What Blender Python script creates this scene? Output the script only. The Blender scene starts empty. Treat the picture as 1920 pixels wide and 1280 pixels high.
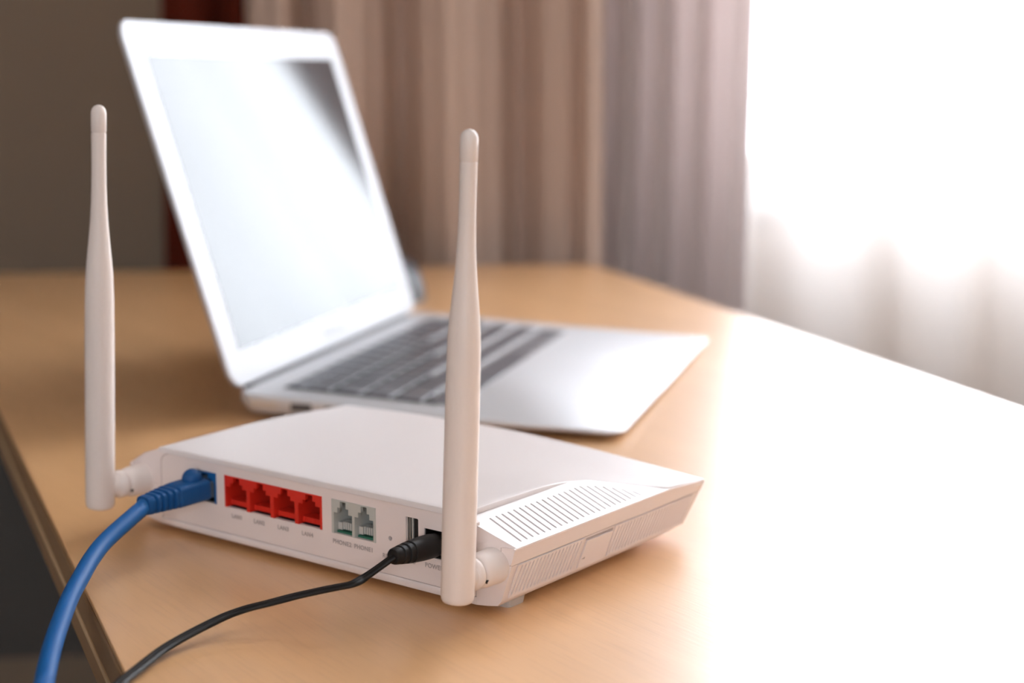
import bpy, bmesh, math, random
from mathutils import Vector, Matrix

random.seed(7)
sc = bpy.context.scene
COL = sc.collection
MM = 0.001
PI = math.pi

# ------------------------------------------------------------------ camera, world, light, exposure
cam_data = bpy.data.cameras.new('camera')
cam = bpy.data.objects.new('camera', cam_data)
COL.objects.link(cam)
cam.location = (0, 0, 0.1965)
cam.rotation_euler = (math.radians(90 - 9.671), 0, 0)
cam_data.sensor_width = 36.0
cam_data.lens = 36.0 * 2938.6 / 1920
cam_data.clip_start = 0.01
cam_data.dof.use_dof = True
cam_data.dof.focus_distance = 0.585
cam_data.dof.aperture_fstop = 6.3
cam_data.dof.aperture_blades = 0
sc.camera = cam

SKY_STRENGTH = 21.0
world = bpy.data.worlds.new('world')
sc.world = world
world.use_nodes = True
wn = world.node_tree
bg = wn.nodes['Background']
bg.inputs['Color'].default_value = (0.83, 0.91, 1.0, 1)      # bright overcast daylight
bg.inputs['Strength'].default_value = SKY_STRENGTH

sc.view_settings.view_transform = 'Standard'
sc.view_settings.look = 'None'
sc.view_settings.gamma = 1.0
sc.view_settings.use_curve_mapping = False
sc.view_settings.exposure = 0.12
sc.cycles.use_denoising = True
sc.cycles.max_bounces = 12
sc.cycles.diffuse_bounces = 6
sc.cycles.transparent_max_bounces = 16
sc.cycles.sample_clamp_indirect = 8.0


# ------------------------------------------------------------------ materials
def mat(name, color, rough=0.5, metal=0.0, spec=0.5, coat=0.0, coat_rough=0.1, bump=None, ior=None):
    m = bpy.data.materials.new(name)
    m.use_nodes = True
    nt = m.node_tree
    b = nt.nodes['Principled BSDF']
    b.inputs['Base Color'].default_value = (*color, 1)
    b.inputs['Roughness'].default_value = rough
    b.inputs['Metallic'].default_value = metal
    b.inputs['Specular IOR Level'].default_value = spec
    b.inputs['Coat Weight'].default_value = coat
    b.inputs['Coat Roughness'].default_value = coat_rough
    if ior:
        b.inputs['IOR'].default_value = ior
    if bump:
        scale, strength, dist = bump
        tc = nt.nodes.new('ShaderNodeTexCoord')
        n = nt.nodes.new('ShaderNodeTexNoise')
        n.inputs['Scale'].default_value = scale
        n.inputs['Detail'].default_value = 3
        nt.links.new(tc.outputs['Object'], n.inputs['Vector'])
        bp = nt.nodes.new('ShaderNodeBump')
        bp.inputs['Strength'].default_value = strength
        bp.inputs['Distance'].default_value = dist
        nt.links.new(n.outputs['Fac'], bp.inputs['Height'])
        nt.links.new(bp.outputs['Normal'], b.inputs['Normal'])
    return m


def wood_mat(name, c1, c2, rough, angle, fleck=0.25, spec=0.5, coat=0.0):
    m = bpy.data.materials.new(name)
    m.use_nodes = True
    nt = m.node_tree
    b = nt.nodes['Principled BSDF']
    tc = nt.nodes.new('ShaderNodeTexCoord')
    mp = nt.nodes.new('ShaderNodeMapping')
    mp.inputs['Rotation'].default_value = (0, 0, angle)
    nt.links.new(tc.outputs['Object'], mp.inputs['Vector'])
    st = nt.nodes.new('ShaderNodeMapping')
    st.inputs['Scale'].default_value = (22, 2.6, 22)
    nt.links.new(mp.outputs['Vector'], st.inputs['Vector'])
    n1 = nt.nodes.new('ShaderNodeTexNoise')
    n1.inputs['Scale'].default_value = 1.4
    n1.inputs['Detail'].default_value = 5
    n1.inputs['Distortion'].default_value = 0.4
    nt.links.new(st.outputs['Vector'], n1.inputs['Vector'])
    s2 = nt.nodes.new('ShaderNodeMapping')
    s2.inputs['Scale'].default_value = (900, 45, 900)
    nt.links.new(mp.outputs['Vector'], s2.inputs['Vector'])
    n2 = nt.nodes.new('ShaderNodeTexNoise')
    n2.inputs['Scale'].default_value = 1.0
    n2.inputs['Detail'].default_value = 2
    nt.links.new(s2.outputs['Vector'], n2.inputs['Vector'])
    r1 = nt.nodes.new('ShaderNodeValToRGB')
    r1.color_ramp.elements[0].position = 0.3
    r1.color_ramp.elements[0].color = (*c2, 1)
    r1.color_ramp.elements[1].position = 0.72
    r1.color_ramp.elements[1].color = (*c1, 1)
    nt.links.new(n1.outputs['Fac'], r1.inputs['Fac'])
    r2 = nt.nodes.new('ShaderNodeValToRGB')
    r2.color_ramp.elements[0].position = 0.3
    r2.color_ramp.elements[0].color = (0.74, 0.68, 0.62, 1)
    r2.color_ramp.elements[1].position = 0.5
    r2.color_ramp.elements[1].color = (1, 1, 1, 1)
    nt.links.new(n2.outputs['Fac'], r2.inputs['Fac'])
    mx = nt.nodes.new('ShaderNodeMix')
    mx.data_type = 'RGBA'
    mx.blend_type = 'MULTIPLY'
    mx.inputs[0].default_value = fleck
    nt.links.new(r1.outputs['Color'], mx.inputs[6])
    nt.links.new(r2.outputs['Color'], mx.inputs[7])
    nt.links.new(mx.outputs[2], b.inputs['Base Color'])
    bp = nt.nodes.new('ShaderNodeBump')
    bp.inputs['Strength'].default_value = 0.10
    bp.inputs['Distance'].default_value = 0.0004
    nt.links.new(n2.outputs['Fac'], bp.inputs['Height'])
    nt.links.new(bp.outputs['Normal'], b.inputs['Normal'])
    b.inputs['Roughness'].default_value = rough
    b.inputs['Specular IOR Level'].default_value = spec
    b.inputs['Coat Weight'].default_value = coat
    b.inputs['Coat Roughness'].default_value = rough * 0.75
    nt.links.new(bp.outputs['Normal'], b.inputs['Coat Normal'])
    return m


def fabric_mat(name, color, transl, transp, weave=900.0):
    """Woven cloth: diffuse front, translucent, and open gaps between the threads."""
    m = bpy.data.materials.new(name)
    m.use_nodes = True
    nt = m.node_tree
    nt.nodes.clear()
    out = nt.nodes.new('ShaderNodeOutputMaterial')
    d = nt.nodes.new('ShaderNodeBsdfDiffuse')
    t = nt.nodes.new('ShaderNodeBsdfTranslucent')
    tc = nt.nodes.new('ShaderNodeTexCoord')
    n = nt.nodes.new('ShaderNodeTexNoise')
    n.inputs['Scale'].default_value = weave
    nt.links.new(tc.outputs['Object'], n.inputs['Vector'])
    mx = nt.nodes.new('ShaderNodeMix')
    mx.data_type = 'RGBA'
    mx.inputs[6].default_value = (*[c * 0.88 for c in color], 1)
    mx.inputs[7].default_value = (*color, 1)
    nt.links.new(n.outputs['Fac'], mx.inputs[0])
    nt.links.new(mx.outputs[2], d.inputs['Color'])
    nt.links.new(mx.outputs[2], t.inputs['Color'])
    m1 = nt.nodes.new('ShaderNodeMixShader')
    m1.inputs[0].default_value = transl
    nt.links.new(d.outputs[0], m1.inputs[1])
    nt.links.new(t.outputs[0], m1.inputs[2])
    if transp > 0:
        tr = nt.nodes.new('ShaderNodeBsdfTransparent')
        m2 = nt.nodes.new('ShaderNodeMixShader')
        m2.inputs[0].default_value = transp
        nt.links.new(m1.outputs[0], m2.inputs[1])
        nt.links.new(tr.outputs[0], m2.inputs[2])
        nt.links.new(m2.outputs[0], out.inputs[0])
    else:
        nt.links.new(m1.outputs[0], out.inputs[0])
    return m


GRAIN = math.radians(-35)
M = {}
M['plastic'] = mat('white_plastic', (0.80, 0.705, 0.675), 0.38, bump=(2500, 0.06, 0.0002))
M['plastic_cover'] = mat('white_cover_plastic', (0.76, 0.70, 0.69), 0.36, bump=(2500, 0.05, 0.0002))
M['antenna'] = mat('antenna_plastic', (0.79, 0.70, 0.655), 0.42)
M['groove_shade'] = mat('shaded_backing', (0.42, 0.36, 0.35), 0.6)  # darker than the plastic: shade in the slots put into the colour
M['foot'] = mat('rubber_foot', (0.48, 0.44, 0.40), 0.6)
M['red'] = mat('red_port_plastic', (0.66, 0.022, 0.010), 0.45)
M['grey_port'] = mat('grey_port_plastic', (0.50, 0.50, 0.46), 0.45)
M['contact'] = mat('pale_contact_comb', (0.50, 0.49, 0.46), 0.4)
M['pcb'] = mat('green_board', (0.02, 0.13, 0.08), 0.5)
M['cavity'] = mat('black_cavity', (0.006, 0.005, 0.005), 0.6)
M['steel'] = mat('usb_steel', (0.62, 0.58, 0.55), 0.35, 0.8)
M['lettering'] = mat('grey_ink', (0.43, 0.375, 0.36), 0.6)
M['blue'] = mat('blue_cable_plastic', (0.003, 0.10, 0.33), 0.5, spec=0.3)
M['blue_port'] = mat('blue_port_plastic', (0.006, 0.105, 0.32), 0.45)
M['blue_boot'] = mat('dark_blue_boot_rubber', (0.002, 0.070, 0.235), 0.5, spec=0.35)
M['clear'] = mat('clear_plug', (0.10, 0.13, 0.17), 0.15)
M['black'] = mat('black_rubber', (0.008, 0.0065, 0.006), 0.5, spec=0.3)
M['alu'] = mat('anodised_aluminium', (0.48, 0.485, 0.505), 0.50, 0.35)
M['alu_base'] = mat('anodised_aluminium_base', (0.61, 0.61, 0.63), 0.45, 0.35)
M['trackpad'] = mat('trackpad_glass', (0.70, 0.71, 0.74), 0.30, 0.6)
M['screen'] = mat('dark_screen_glass', (0.012, 0.012, 0.014), 0.085, 0.0, 0.42, ior=1.45)
M['hinge'] = mat('dark_hinge', (0.06, 0.06, 0.065), 0.4)
M['key'] = mat('black_key', (0.105, 0.108, 0.125), 0.36, spec=1.0)
M['key_well'] = mat('key_well', (0.006, 0.006, 0.007), 0.5)
M['bezel_ink'] = mat('bezel_ink', (0.30, 0.30, 0.31), 0.5)
M['mouse'] = mat('slate_mouse_plastic', (0.055, 0.06, 0.072), 0.38)
M['wood'] = wood_mat('maple_laminate', (0.84, 0.475, 0.215), (0.72, 0.395, 0.165), 0.40, GRAIN, spec=0.9, coat=1.0)
M['edge'] = wood_mat('brown_edge_band', (0.27, 0.165, 0.085), (0.22, 0.13, 0.066), 0.45, GRAIN)
M['edge_line'] = wood_mat('pale_edge_strip', (0.60, 0.42, 0.25), (0.55, 0.38, 0.22), 0.4, GRAIN)
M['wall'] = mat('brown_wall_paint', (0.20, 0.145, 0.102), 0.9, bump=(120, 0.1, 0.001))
M['wall_pale'] = mat('pale_wall_paint', (0.64, 0.54, 0.46), 0.9)
M['ceiling'] = mat('ceiling_paint', (0.78, 0.76, 0.73), 0.9)
M['floor'] = wood_mat('dark_floor', (0.12, 0.10, 0.085), (0.085, 0.07, 0.058), 0.5, 0.2)
M['frame'] = wood_mat('orange_window_wood', (0.62, 0.31, 0.15), (0.55, 0.26, 0.12), 0.45, 0.0)
M['curtain'] = fabric_mat('taupe_curtain_cloth', (0.74, 0.575, 0.48), 0.20, 0.0)
M['sheer'] = fabric_mat('sheer_voile', (0.86, 0.815, 0.79), 0.50, 0.26)
M['desk_shade'] = mat('under_desk_shade', (0.05, 0.042, 0.036), 0.6)  # near-black colour stands in for the shade under the desk
M['drape'] = fabric_mat('mauve_drape_cloth', (0.76, 0.69, 0.675), 0.47, 0.0)
M['red_cloth'] = fabric_mat('dark_red_cloth', (0.115, 0.021, 0.012), 0.1, 0.0)
M['metal_rod'] = mat('rod_metal', (0.5, 0.48, 0.45), 0.35, 0.9)
gl = bpy.data.materials.new('window_glass')
gl.use_nodes = True
_nt = gl.node_tree
_nt.nodes.clear()
_o = _nt.nodes.new('ShaderNodeOutputMaterial')
_t = _nt.nodes.new('ShaderNodeBsdfTransparent')
_g = _nt.nodes.new('ShaderNodeBsdfGlossy')
_g.inputs['Roughness'].default_value = 0.02
_x = _nt.nodes.new('ShaderNodeMixShader')
_x.inputs[0].default_value = 0.06
_nt.links.new(_t.outputs[0], _x.inputs[1])
_nt.links.new(_g.outputs[0], _x.inputs[2])
_nt.links.new(_x.outputs[0], _o.inputs[0])
M['glass'] = gl


# ------------------------------------------------------------------ mesh helpers (millimetres in, metres out)
def obj(name, verts, faces, m, parent=None, smooth=False, bevel=0.0, seg=2, angle=35):
    me = bpy.data.meshes.new(name)
    me.from_pydata([(v[0] * MM, v[1] * MM, v[2] * MM) for v in verts], [], faces)
    bm = bmesh.new()
    bm.from_mesh(me)
    bmesh.ops.remove_doubles(bm, verts=bm.verts, dist=1e-6)
    bmesh.ops.recalc_face_normals(bm, faces=bm.faces)
    bm.to_mesh(me)
    bm.free()
    return link(name, me, m, parent, smooth, bevel, seg, angle)


def link(name, me, m, parent=None, smooth=False, bevel=0.0, seg=2, angle=35):
    me.name = name
    me.materials.clear()
    me.materials.append(M[m])
    for p in me.polygons:
        p.use_smooth = smooth
    o = bpy.data.objects.new(name, me)
    COL.objects.link(o)
    if parent is not None:
        o.parent = parent
    if bevel > 0:
        b = o.modifiers.new('bevel', 'BEVEL')
        b.width = bevel * MM
        b.segments = seg
        b.limit_method = 'ANGLE'
        b.angle_limit = math.radians(angle)
        b.harden_normals = False
    if smooth:
        me.set_sharp_from_angle(angle=math.radians(42))
    return o


def empty(name, label, cat, loc=(0, 0, 0), rz=0.0, group=None):
    o = bpy.data.objects.new(name, None)
    COL.objects.link(o)
    o.location = [c * MM for c in loc]
    o.rotation_euler = (0, 0, rz)
    tag(o, label, cat, group)
    return o


def tag(o, label, cat, group=None):
    o['label'] = label
    o['category'] = cat
    if group:
        o['group'] = group
    return o


def struct(o):
    o['kind'] = 'structure'
    return o


def box_vf(x0, x1, y0, y1, z0, z1):
    v = [(x0, y0, z0), (x1, y0, z0), (x1, y1, z0), (x0, y1, z0), (x0, y0, z1), (x1, y0, z1), (x1, y1, z1), (x0, y1, z1)]
    f = [(0, 3, 2, 1), (4, 5, 6, 7), (0, 1, 5, 4), (1, 2, 6, 5), (2, 3, 7, 6), (3, 0, 4, 7)]
    return v, f


def box(name, x0, x1, y0, y1, z0, z1, m, parent=None, bevel=0.0):
    v, f = box_vf(x0, x1, y0, y1, z0, z1)
    return obj(name, v, f, m, parent, bevel=bevel)


class MB:
    """Collects several shapes of ONE part."""
    def __init__(self):
        self.v, self.f = [], []

    def add(self, v, f):
        k = len(self.v)
        self.v += list(v)
        self.f += [tuple(i + k for i in q) for q in f]
        return self

    def box(self, *a):
        return self.add(*box_vf(*a))

    def build(self, name, m, parent=None, **kw):
        return obj(name, self.v, self.f, m, parent, **kw)


def loft_vf(rings, closed=True, cap0=True, cap1=True):
    n = len(rings[0])
    v, f = [], []
    for r in rings:
        v += list(r)
    for i in range(len(rings) - 1):
        for j in range(n if closed else n - 1):
            k = (j + 1) % n
            f.append((i * n + j, i * n + k, (i + 1) * n + k, (i + 1) * n + j))
    if cap0:
        f.append(tuple(range(n))[::-1])
    if cap1:
        f.append(tuple((len(rings) - 1) * n + j for j in range(n)))
    return v, f


def ring(c, ax, ay, ra, rb, n=32, e=2.0, a0=0.0):
    """Superellipse ring about c in the plane of unit vectors ax, ay."""
    out = []
    for i in range(n):
        t = a0 + 2 * PI * i / n
        ct, s = math.cos(t), math.sin(t)
        x = math.copysign(abs(ct) ** (2 / e), ct) * ra
        y = math.copysign(abs(s) ** (2 / e), s) * rb
        out.append(tuple(Vector(c) + Vector(ax) * x + Vector(ay) * y))
    return out


def rrect(x0, y0, x1, y1, r, n=6):
    pts = []
    for cx, cy, a in ((x1 - r, y0 + r, -PI / 2), (x1 - r, y1 - r, 0), (x0 + r, y1 - r, PI / 2), (x0 + r, y0 + r, PI)):
        for i in range(n + 1):
            t = a + PI / 2 * i / n
            pts.append((cx + r * math.cos(t), cy + r * math.sin(t)))
    return pts


def capsule(p, q, w, n=4):
    p, q = Vector(p), Vector(q)
    d = (q - p).normalized()
    a = math.atan2(d.y, d.x)
    pts = []
    for c, b in ((q, a - PI / 2), (p, a + PI / 2)):
        for i in range(n + 1):
            t = b + PI * i / n
            pts.append((c.x + w / 2 * math.cos(t), c.y + w / 2 * math.sin(t)))
    return pts


def frame(o, ax, ay, az):
    m = Matrix.Identity(4)
    for i, a in enumerate((ax, ay, az)):
        for k in range(3):
            m[k][i] = a[k]
    for k in range(3):
        m[k][3] = o[k] * MM
    return m


def plate(name, loops, depth, fr, m, parent=None, bevel=0.0):
    """Filled outline (first loop) with holes, extruded by depth (centred on the frame's plane)."""
    cu = bpy.data.curves.new('tmp', 'CURVE')
    cu.dimensions = '2D'
    cu.fill_mode = 'BOTH'
    cu.extrude = depth / 2 * MM
    cu.bevel_depth = bevel * MM
    cu.bevel_resolution = 1
    for lp in loops:
        s = cu.splines.new('POLY')
        s.points.add(len(lp) - 1)
        for pnt, q in zip(s.points, lp):
            pnt.co = (q[0] * MM, q[1] * MM, 0, 1)
        s.use_cyclic_u = True
    t = bpy.data.objects.new('tmp', cu)
    COL.objects.link(t)
    me = bpy.data.meshes.new_from_object(t.evaluated_get(bpy.context.evaluated_depsgraph_get()))
    bpy.data.objects.remove(t)
    bpy.data.curves.remove(cu)
    me.transform(fr)
    return link(name, me, m, parent)


def lettering(name, text, size, fr, m, parent, space=1.0, align='CENTER', thick=0.02):
    cu = bpy.data.curves.new('tmp', 'FONT')
    cu.body = text
    cu.size = size * MM
    cu.align_x = align
    cu.align_y = 'CENTER'
    cu.space_character = space
    cu.extrude = thick * MM
    cu.offset = 0.05 * MM
    t = bpy.data.objects.new('tmp', cu)
    COL.objects.link(t)
    me = bpy.data.meshes.new_from_object(t.evaluated_get(bpy.context.evaluated_depsgraph_get()))
    bpy.data.objects.remove(t)
    bpy.data.curves.remove(cu)
    me.transform(fr)
    return link(name, me, m, parent)


def catmull(pts, per=10):
    P = [Vector(p) for p in pts]
    P = [P[0] * 2 - P[1]] + P + [P[-1] * 2 - P[-2]]
    out = []
    for i in range(1, len(P) - 2):
        a, b, c, d = P[i - 1:i + 3]
        for k in range(per):
            t = k / per
            out.append(0.5 * ((2 * b) + (c - a) * t + (2 * a - 5 * b + 4 * c - d) * t * t + (3 * b - a - 3 * c + d) * t ** 3))
    out.append(P[-2])
    return out


def tube_vf(path, section, up=(0, 0, 1)):
    """Sweep a closed 2D section (list of (a, b)) along a path, section b axis kept near `up`."""
    rings = []
    n = len(path)
    for i, p in enumerate(path):
        d = (path[min(i + 1, n - 1)] - path[max(i - 1, 0)]).normalized()
        u = Vector(up)
        side = d.cross(u)
        if side.length < 1e-4:
            side = d.cross(Vector((0, 1, 0)))
        side.normalize()
        u2 = side.cross(d).normalized()
        rings.append([tuple(p + side * a + u2 * b) for a, b in section])
    return loft_vf(rings)


def lerp(a, b, t):
    return a + (b - a) * t


def interp(x, table):
    if x <= table[0][0]:
        return table[0][1]
    for (x0, y0), (x1, y1) in zip(table, table[1:]):
        if x <= x1:
            return y0 + (y1 - y0) * (x - x0) / (x1 - x0)
    return table[-1][1]


def smooth_interp(x, table):
    if x <= table[0][0]:
        return table[0][1]
    for (x0, y0), (x1, y1) in zip(table, table[1:]):
        if x <= x1:
            t = (x - x0) / (x1 - x0)
            return y0 + (y1 - y0) * (t * t * (3 - 2 * t))
    return table[-1][1]


# ------------------------------------------------------------------ the room
FLOOR_Z, CEIL_Z = -735.0, 1750.0
WO = Vector((0, 1830, 0))
WE = Vector((0.9936, 0.1126, 0))          # along the window wall, to the right
WN = Vector((0.1126, -0.9936, 0))         # out of the window wall, into the room


def wp(s, d, z):
    """Point at s along the window wall, d in front of it."""
    p = WO + WE * s + WN * d
    return (p.x, p.y, z)


def wall_box(mb, s0, s1, d0, d1, z0, z1):
    v = [wp(s0, d0, z0), wp(s1, d0, z0), wp(s1, d1, z0), wp(s0, d1, z0), wp(s0, d0, z1), wp(s1, d0, z1), wp(s1, d1, z1), wp(s0, d1, z1)]
    f = [(0, 3, 2, 1), (4, 5, 6, 7), (0, 1, 5, 4), (1, 2, 6, 5), (2, 3, 7, 6), (3, 0, 4, 7)]
    mb.add(v, f)


WS0, WS1, WZ0, WZ1 = 235.0, 2150.0, 55.0, 1520.0    # window opening
S_L, S_R = -2000.0, 2450.0
REAR_D = 4300.0

b = MB()
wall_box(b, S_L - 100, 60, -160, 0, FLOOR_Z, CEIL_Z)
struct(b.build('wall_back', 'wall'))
b = MB()
wall_box(b, 60, WS0, -160, 0, FLOOR_Z, CEIL_Z)
wall_box(b, WS1, S_R + 100, -160, 0, FLOOR_Z, CEIL_Z)
wall_box(b, WS0, WS1, -160, 0, FLOOR_Z, WZ0)
wall_box(b, WS0, WS1, -160, 0, WZ1, CEIL_Z)
struct(b.build('wall_back_right', 'wall_pale'))
b = MB()
wall_box(b, S_L - 100, S_L, 0, REAR_D, FLOOR_Z, CEIL_Z)
struct(b.build('wall_left', 'wall_pale'))
b = MB()
wall_box(b, S_R, S_R + 100, 0, REAR_D, FLOOR_Z, CEIL_Z)
struct(b.build('wall_right', 'wall_pale'))
RS0, RS1, RZ0, RZ1 = -1150.0, -420.0, 350.0, 1250.0   # unseen fill window, added behind the camera to light the near side
b = MB()
wall_box(b, S_L - 100, RS0, REAR_D, REAR_D + 120, FLOOR_Z, CEIL_Z)
wall_box(b, RS1, S_R + 100, REAR_D, REAR_D + 120, FLOOR_Z, CEIL_Z)
wall_box(b, RS0, RS1, REAR_D, REAR_D + 120, FLOOR_Z, RZ0)
wall_box(b, RS0, RS1, REAR_D, REAR_D + 120, RZ1, CEIL_Z)
struct(b.build('wall_front', 'wall_pale'))
b = MB()
wall_box(b, S_L - 200, S_R + 200, -200, REAR_D + 200, FLOOR_Z - 80, FLOOR_Z)
struct(b.build('floor', 'floor'))
b = MB()
wall_box(b, S_L - 200, S_R + 200, -200, REAR_D + 200, CEIL_Z, CEIL_Z + 80)
struct(b.build('ceiling', 'ceiling'))
b = MB()
wall_box(b, S_L, S_R, 0, 14, FLOOR_Z, FLOOR_Z + 90)
struct(b.build('baseboard_back', 'wall_pale'))


def window(name, s0, s1, z0, z1, d0, d1, gd, bars, fm):
    w = MB()
    t = 46
    wall_box(w, s0, s0 + t, d0, d1, z0, z1)
    wall_box(w, s1 - t, s1, d0, d1, z0, z1)
    wall_box(w, s0 + t, s1 - t, d0, d1, z0, z0 + t)
    wall_box(w, s0 + t, s1 - t, d0, d1, z1 - t, z1)
    for k in range(1, bars):
        sm = lerp(s0, s1, k / bars)
        wall_box(w, sm - 24, sm + 24, d0, d1, z0 + t, z1 - t)
    o = struct(w.build(name, fm, bevel=3))
    for k in range(bars):
        a, c = lerp(s0, s1, k / bars) + t - 6, lerp(s0, s1, (k + 1) / bars) - t + 6
        g = MB()
        g.add([wp(a, gd, z0 + 40), wp(c, gd, z0 + 40), wp(c, gd, z1 - 40), wp(a, gd, z1 - 40)], [(0, 1, 2, 3)])
        g.build('pane', 'glass', o)
    return o


window('window_1', WS0, WS1, WZ0, WZ1, -70, -12, -40, 2, 'ceiling')
window('fill_window', RS0, RS1, RZ0, RZ1, REAR_D + 40, REAR_D + 100, REAR_D + 70, 2, 'ceiling')  # added out of view as soft fill light
b = MB()
wall_box(b, WS0 - 20, WS1 + 20, -12, 20, WZ0 - 22, WZ0)
struct(b.build('trim_1', 'ceiling', bevel=3))
b = MB()
wall_box(b, WS0 - 26, WS0, 0, 14, WZ0 - 120, WZ1 + 60)
struct(b.build('trim_2', 'frame', bevel=3))

# sky portals fill the window and the added fill window: they only guide the sampling of the sky
for nm, s, z, w_, h_, d, flip in (('window_light', (WS0 + WS1) / 2, (WZ0 + WZ1) / 2, WS1 - WS0, WZ1 - WZ0, -150, 1),
                                  ('fill_window_light', (RS0 + RS1) / 2, (RZ0 + RZ1) / 2, RS1 - RS0, RZ1 - RZ0, REAR_D + 110, -1)):
    ld = bpy.data.lights.new(nm, 'AREA')
    ld.shape = 'RECTANGLE'
    ld.size, ld.size_y = w_ * MM, h_ * MM
    ld.cycles.is_portal = True
    lo = bpy.data.objects.new(nm, ld)
    COL.objects.link(lo)
    lo.location = [c * MM for c in wp(s, d, z)]
    lo.rotation_euler = (WN * flip).to_track_quat('-Z', 'Z').to_euler()


# ------------------------------------------------------------------ desk
desk = empty('desk', 'pale maple desk with brown banded edge under the laptop and router', 'desk', (0, 0, FLOOR_Z))
DZ = -FLOOR_Z
TOP = [(-575, 1548), (-300, 898), (-130.7, 498), (30, 118), (618, -100), (306, 916), (84, 1640)]


def inset(poly, d):
    n = len(poly)
    cx = sum(p[0] for p in poly) / n
    cy = sum(p[1] for p in poly) / n
    out = []
    for i in range(n):
        a, p, c = Vector(poly[i - 1]), Vector(poly[i]), Vector(poly[(i + 1) % n])
        n1 = Vector(((p - a).y, -(p - a).x)).normalized()
        n2 = Vector(((c - p).y, -(c - p).x)).normalized()
        if n1.dot(Vector((cx, cy)) - p) < 0:
            n1 = -n1
        if n2.dot(Vector((cx, cy)) - p) < 0:
            n2 = -n2
        m = (n1 + n2).normalized()
        q = p + m * (d / max(0.3, m.dot(n1)))
        out.append((q.x, q.y))
    return out


def slab(name, poly, z0, z1, m, bevel=0.0):
    n = len(poly)
    v, f = loft_vf([[(x, y, z0) for x, y in poly], [(x, y, z1) for x, y in poly]])
    return obj(name, v, f, m, desk, bevel=bevel)


slab('tabletop', inset(TOP, 1.0), DZ - 2.2, DZ, 'wood', bevel=0.4)
slab('edge_band', TOP, DZ - 14.5, DZ - 2.2, 'edge', bevel=0.8)
slab('edge_strip', inset(TOP, -0.6), DZ - 17.0, DZ - 14.5, 'edge_line', bevel=0.5)
slab('lower_board', inset(TOP, 0.8), DZ - 31, DZ - 17.0, 'edge', bevel=1.5)
v, f = loft_vf([[(-540, 1520, DZ - 385), (60, 1590, DZ - 385), (62, 1574, DZ - 385), (-538, 1504, DZ - 385)], [(-540, 1520, DZ - 31), (60, 1590, DZ - 31), (62, 1574, DZ - 31), (-538, 1504, DZ - 31)]])
obj('shade_panel', v, f, 'desk_shade', desk)  # added dark sheet where shade falls below the tabletop
for x, y in ((-250, 1300), (40, 1500), (120, 250), (430, 200)):
    box('leg', x - 25, x + 25, y - 25, y + 25, 0, DZ - 31, 'edge', desk, bevel=2)

# ------------------------------------------------------------------ router
RYAW = -0.65337
router = empty('wifi_router', 'white router with two upright antennas and red, grey and blue sockets', 'router', (-82.9, 609.0, 0), RYAW)
RM = Matrix.Rotation(RYAW, 4, 'Z')


def rw(x, y, z):
    """Router-local millimetres to world millimetres."""
    return RM @ Vector((x, y, z)) + Vector((-82.9, 609.0, 0))


LX, RX = -109.0, 105.5
D = 134.0


def side_x(z, left):
    x = interp(z, [(3.0, 92.0), (3.9, 96.6), (6.0, 98.3), (20.5, 103.3), (27.3, 105.5)])
    return -(x + 3.2) if left else x


def zmin(y):
    return smooth_interp(y, [(109, 3.0), (129.5, 7.0)]) if y < 129.5 else lerp(7, 20.3, (y - 129.5) / 4.4)


# base shell: bottom and the two flaring sides, closed in front
zs = [20.3, 14, 9, 6.0, 4.6, 3.9, 3.0]
rings = []
for y in (1.5, 20, 60, 100, 109, 116, 123, 129.5, 133.9):
    zz = [max(z, zmin(y)) for z in zs]
    L = [(side_x(z, True), y, z) for z in zz]
    Rr = [(side_x(z, False), y, z) for z in zz][::-1]
    rings.append(L + Rr)
v, f = loft_vf(rings, closed=False, cap0=False, cap1=False)
n = len(rings[0])
base = MB().add(v, f)
# lower halves of the two chamfered rear wings, and the sill under the socket panel
for left in (True, False):
    prof = [(side_x(z, left), 1.5, z) for z in zs]
    xin = -88 if left else 88
    inn = [(xin, 0.0, z) for z in zs]
    vv, ff = loft_vf([prof, inn], closed=False, cap0=False, cap1=False)
    base.add(vv, ff)
vv, ff = loft_vf([[(-88, 0.0, 3.0), (-88, -0.3, 3.6), (-88, -0.3, 5.4), (-88, 0.1, 6.0), (-88, 1.5, 6.0), (-88, 1.5, 3.0)],
                  [(88, 0.0, 3.0), (88, -0.3, 3.6), (88, -0.3, 5.4), (88, 0.1, 6.0), (88, 1.5, 6.0), (88, 1.5, 3.0)]])
base.add(vv, ff)
base.build('base_shell', 'plastic', router, smooth=True)


# upper surface
def ridge_x(y):
    return smooth_interp(y, [(0, 82.5), (62, 82.5)]) if y <= 62 else (
        82.5 + 2.4 * ((y - 62) / 14) ** 2 if y <= 76 else (84.9 + (y - 76) * 0.69 if y < 106 else 105.2))


def left_x(y):
    return -88.5 - 15.5 * (y / D) ** 1.3


def top_z(x, y):
    z = 37.4 - 4.3 * (y / D) ** 2
    drop = smooth_interp(y, [(46, 0.0), (108, 6.3), (134, 7.0)])
    if x > -10:
        z -= drop * ((x + 10) / 115) ** 1.6
    if x < -40:
        z -= smooth_interp(y, [(60, 0), (134, 1.6)]) * ((-40 - x) / 60) ** 1.5
    return z


NY, NX = 44, 36
ys = [D * i / NY for i in range(NY + 1)]
cov = MB()


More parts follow.
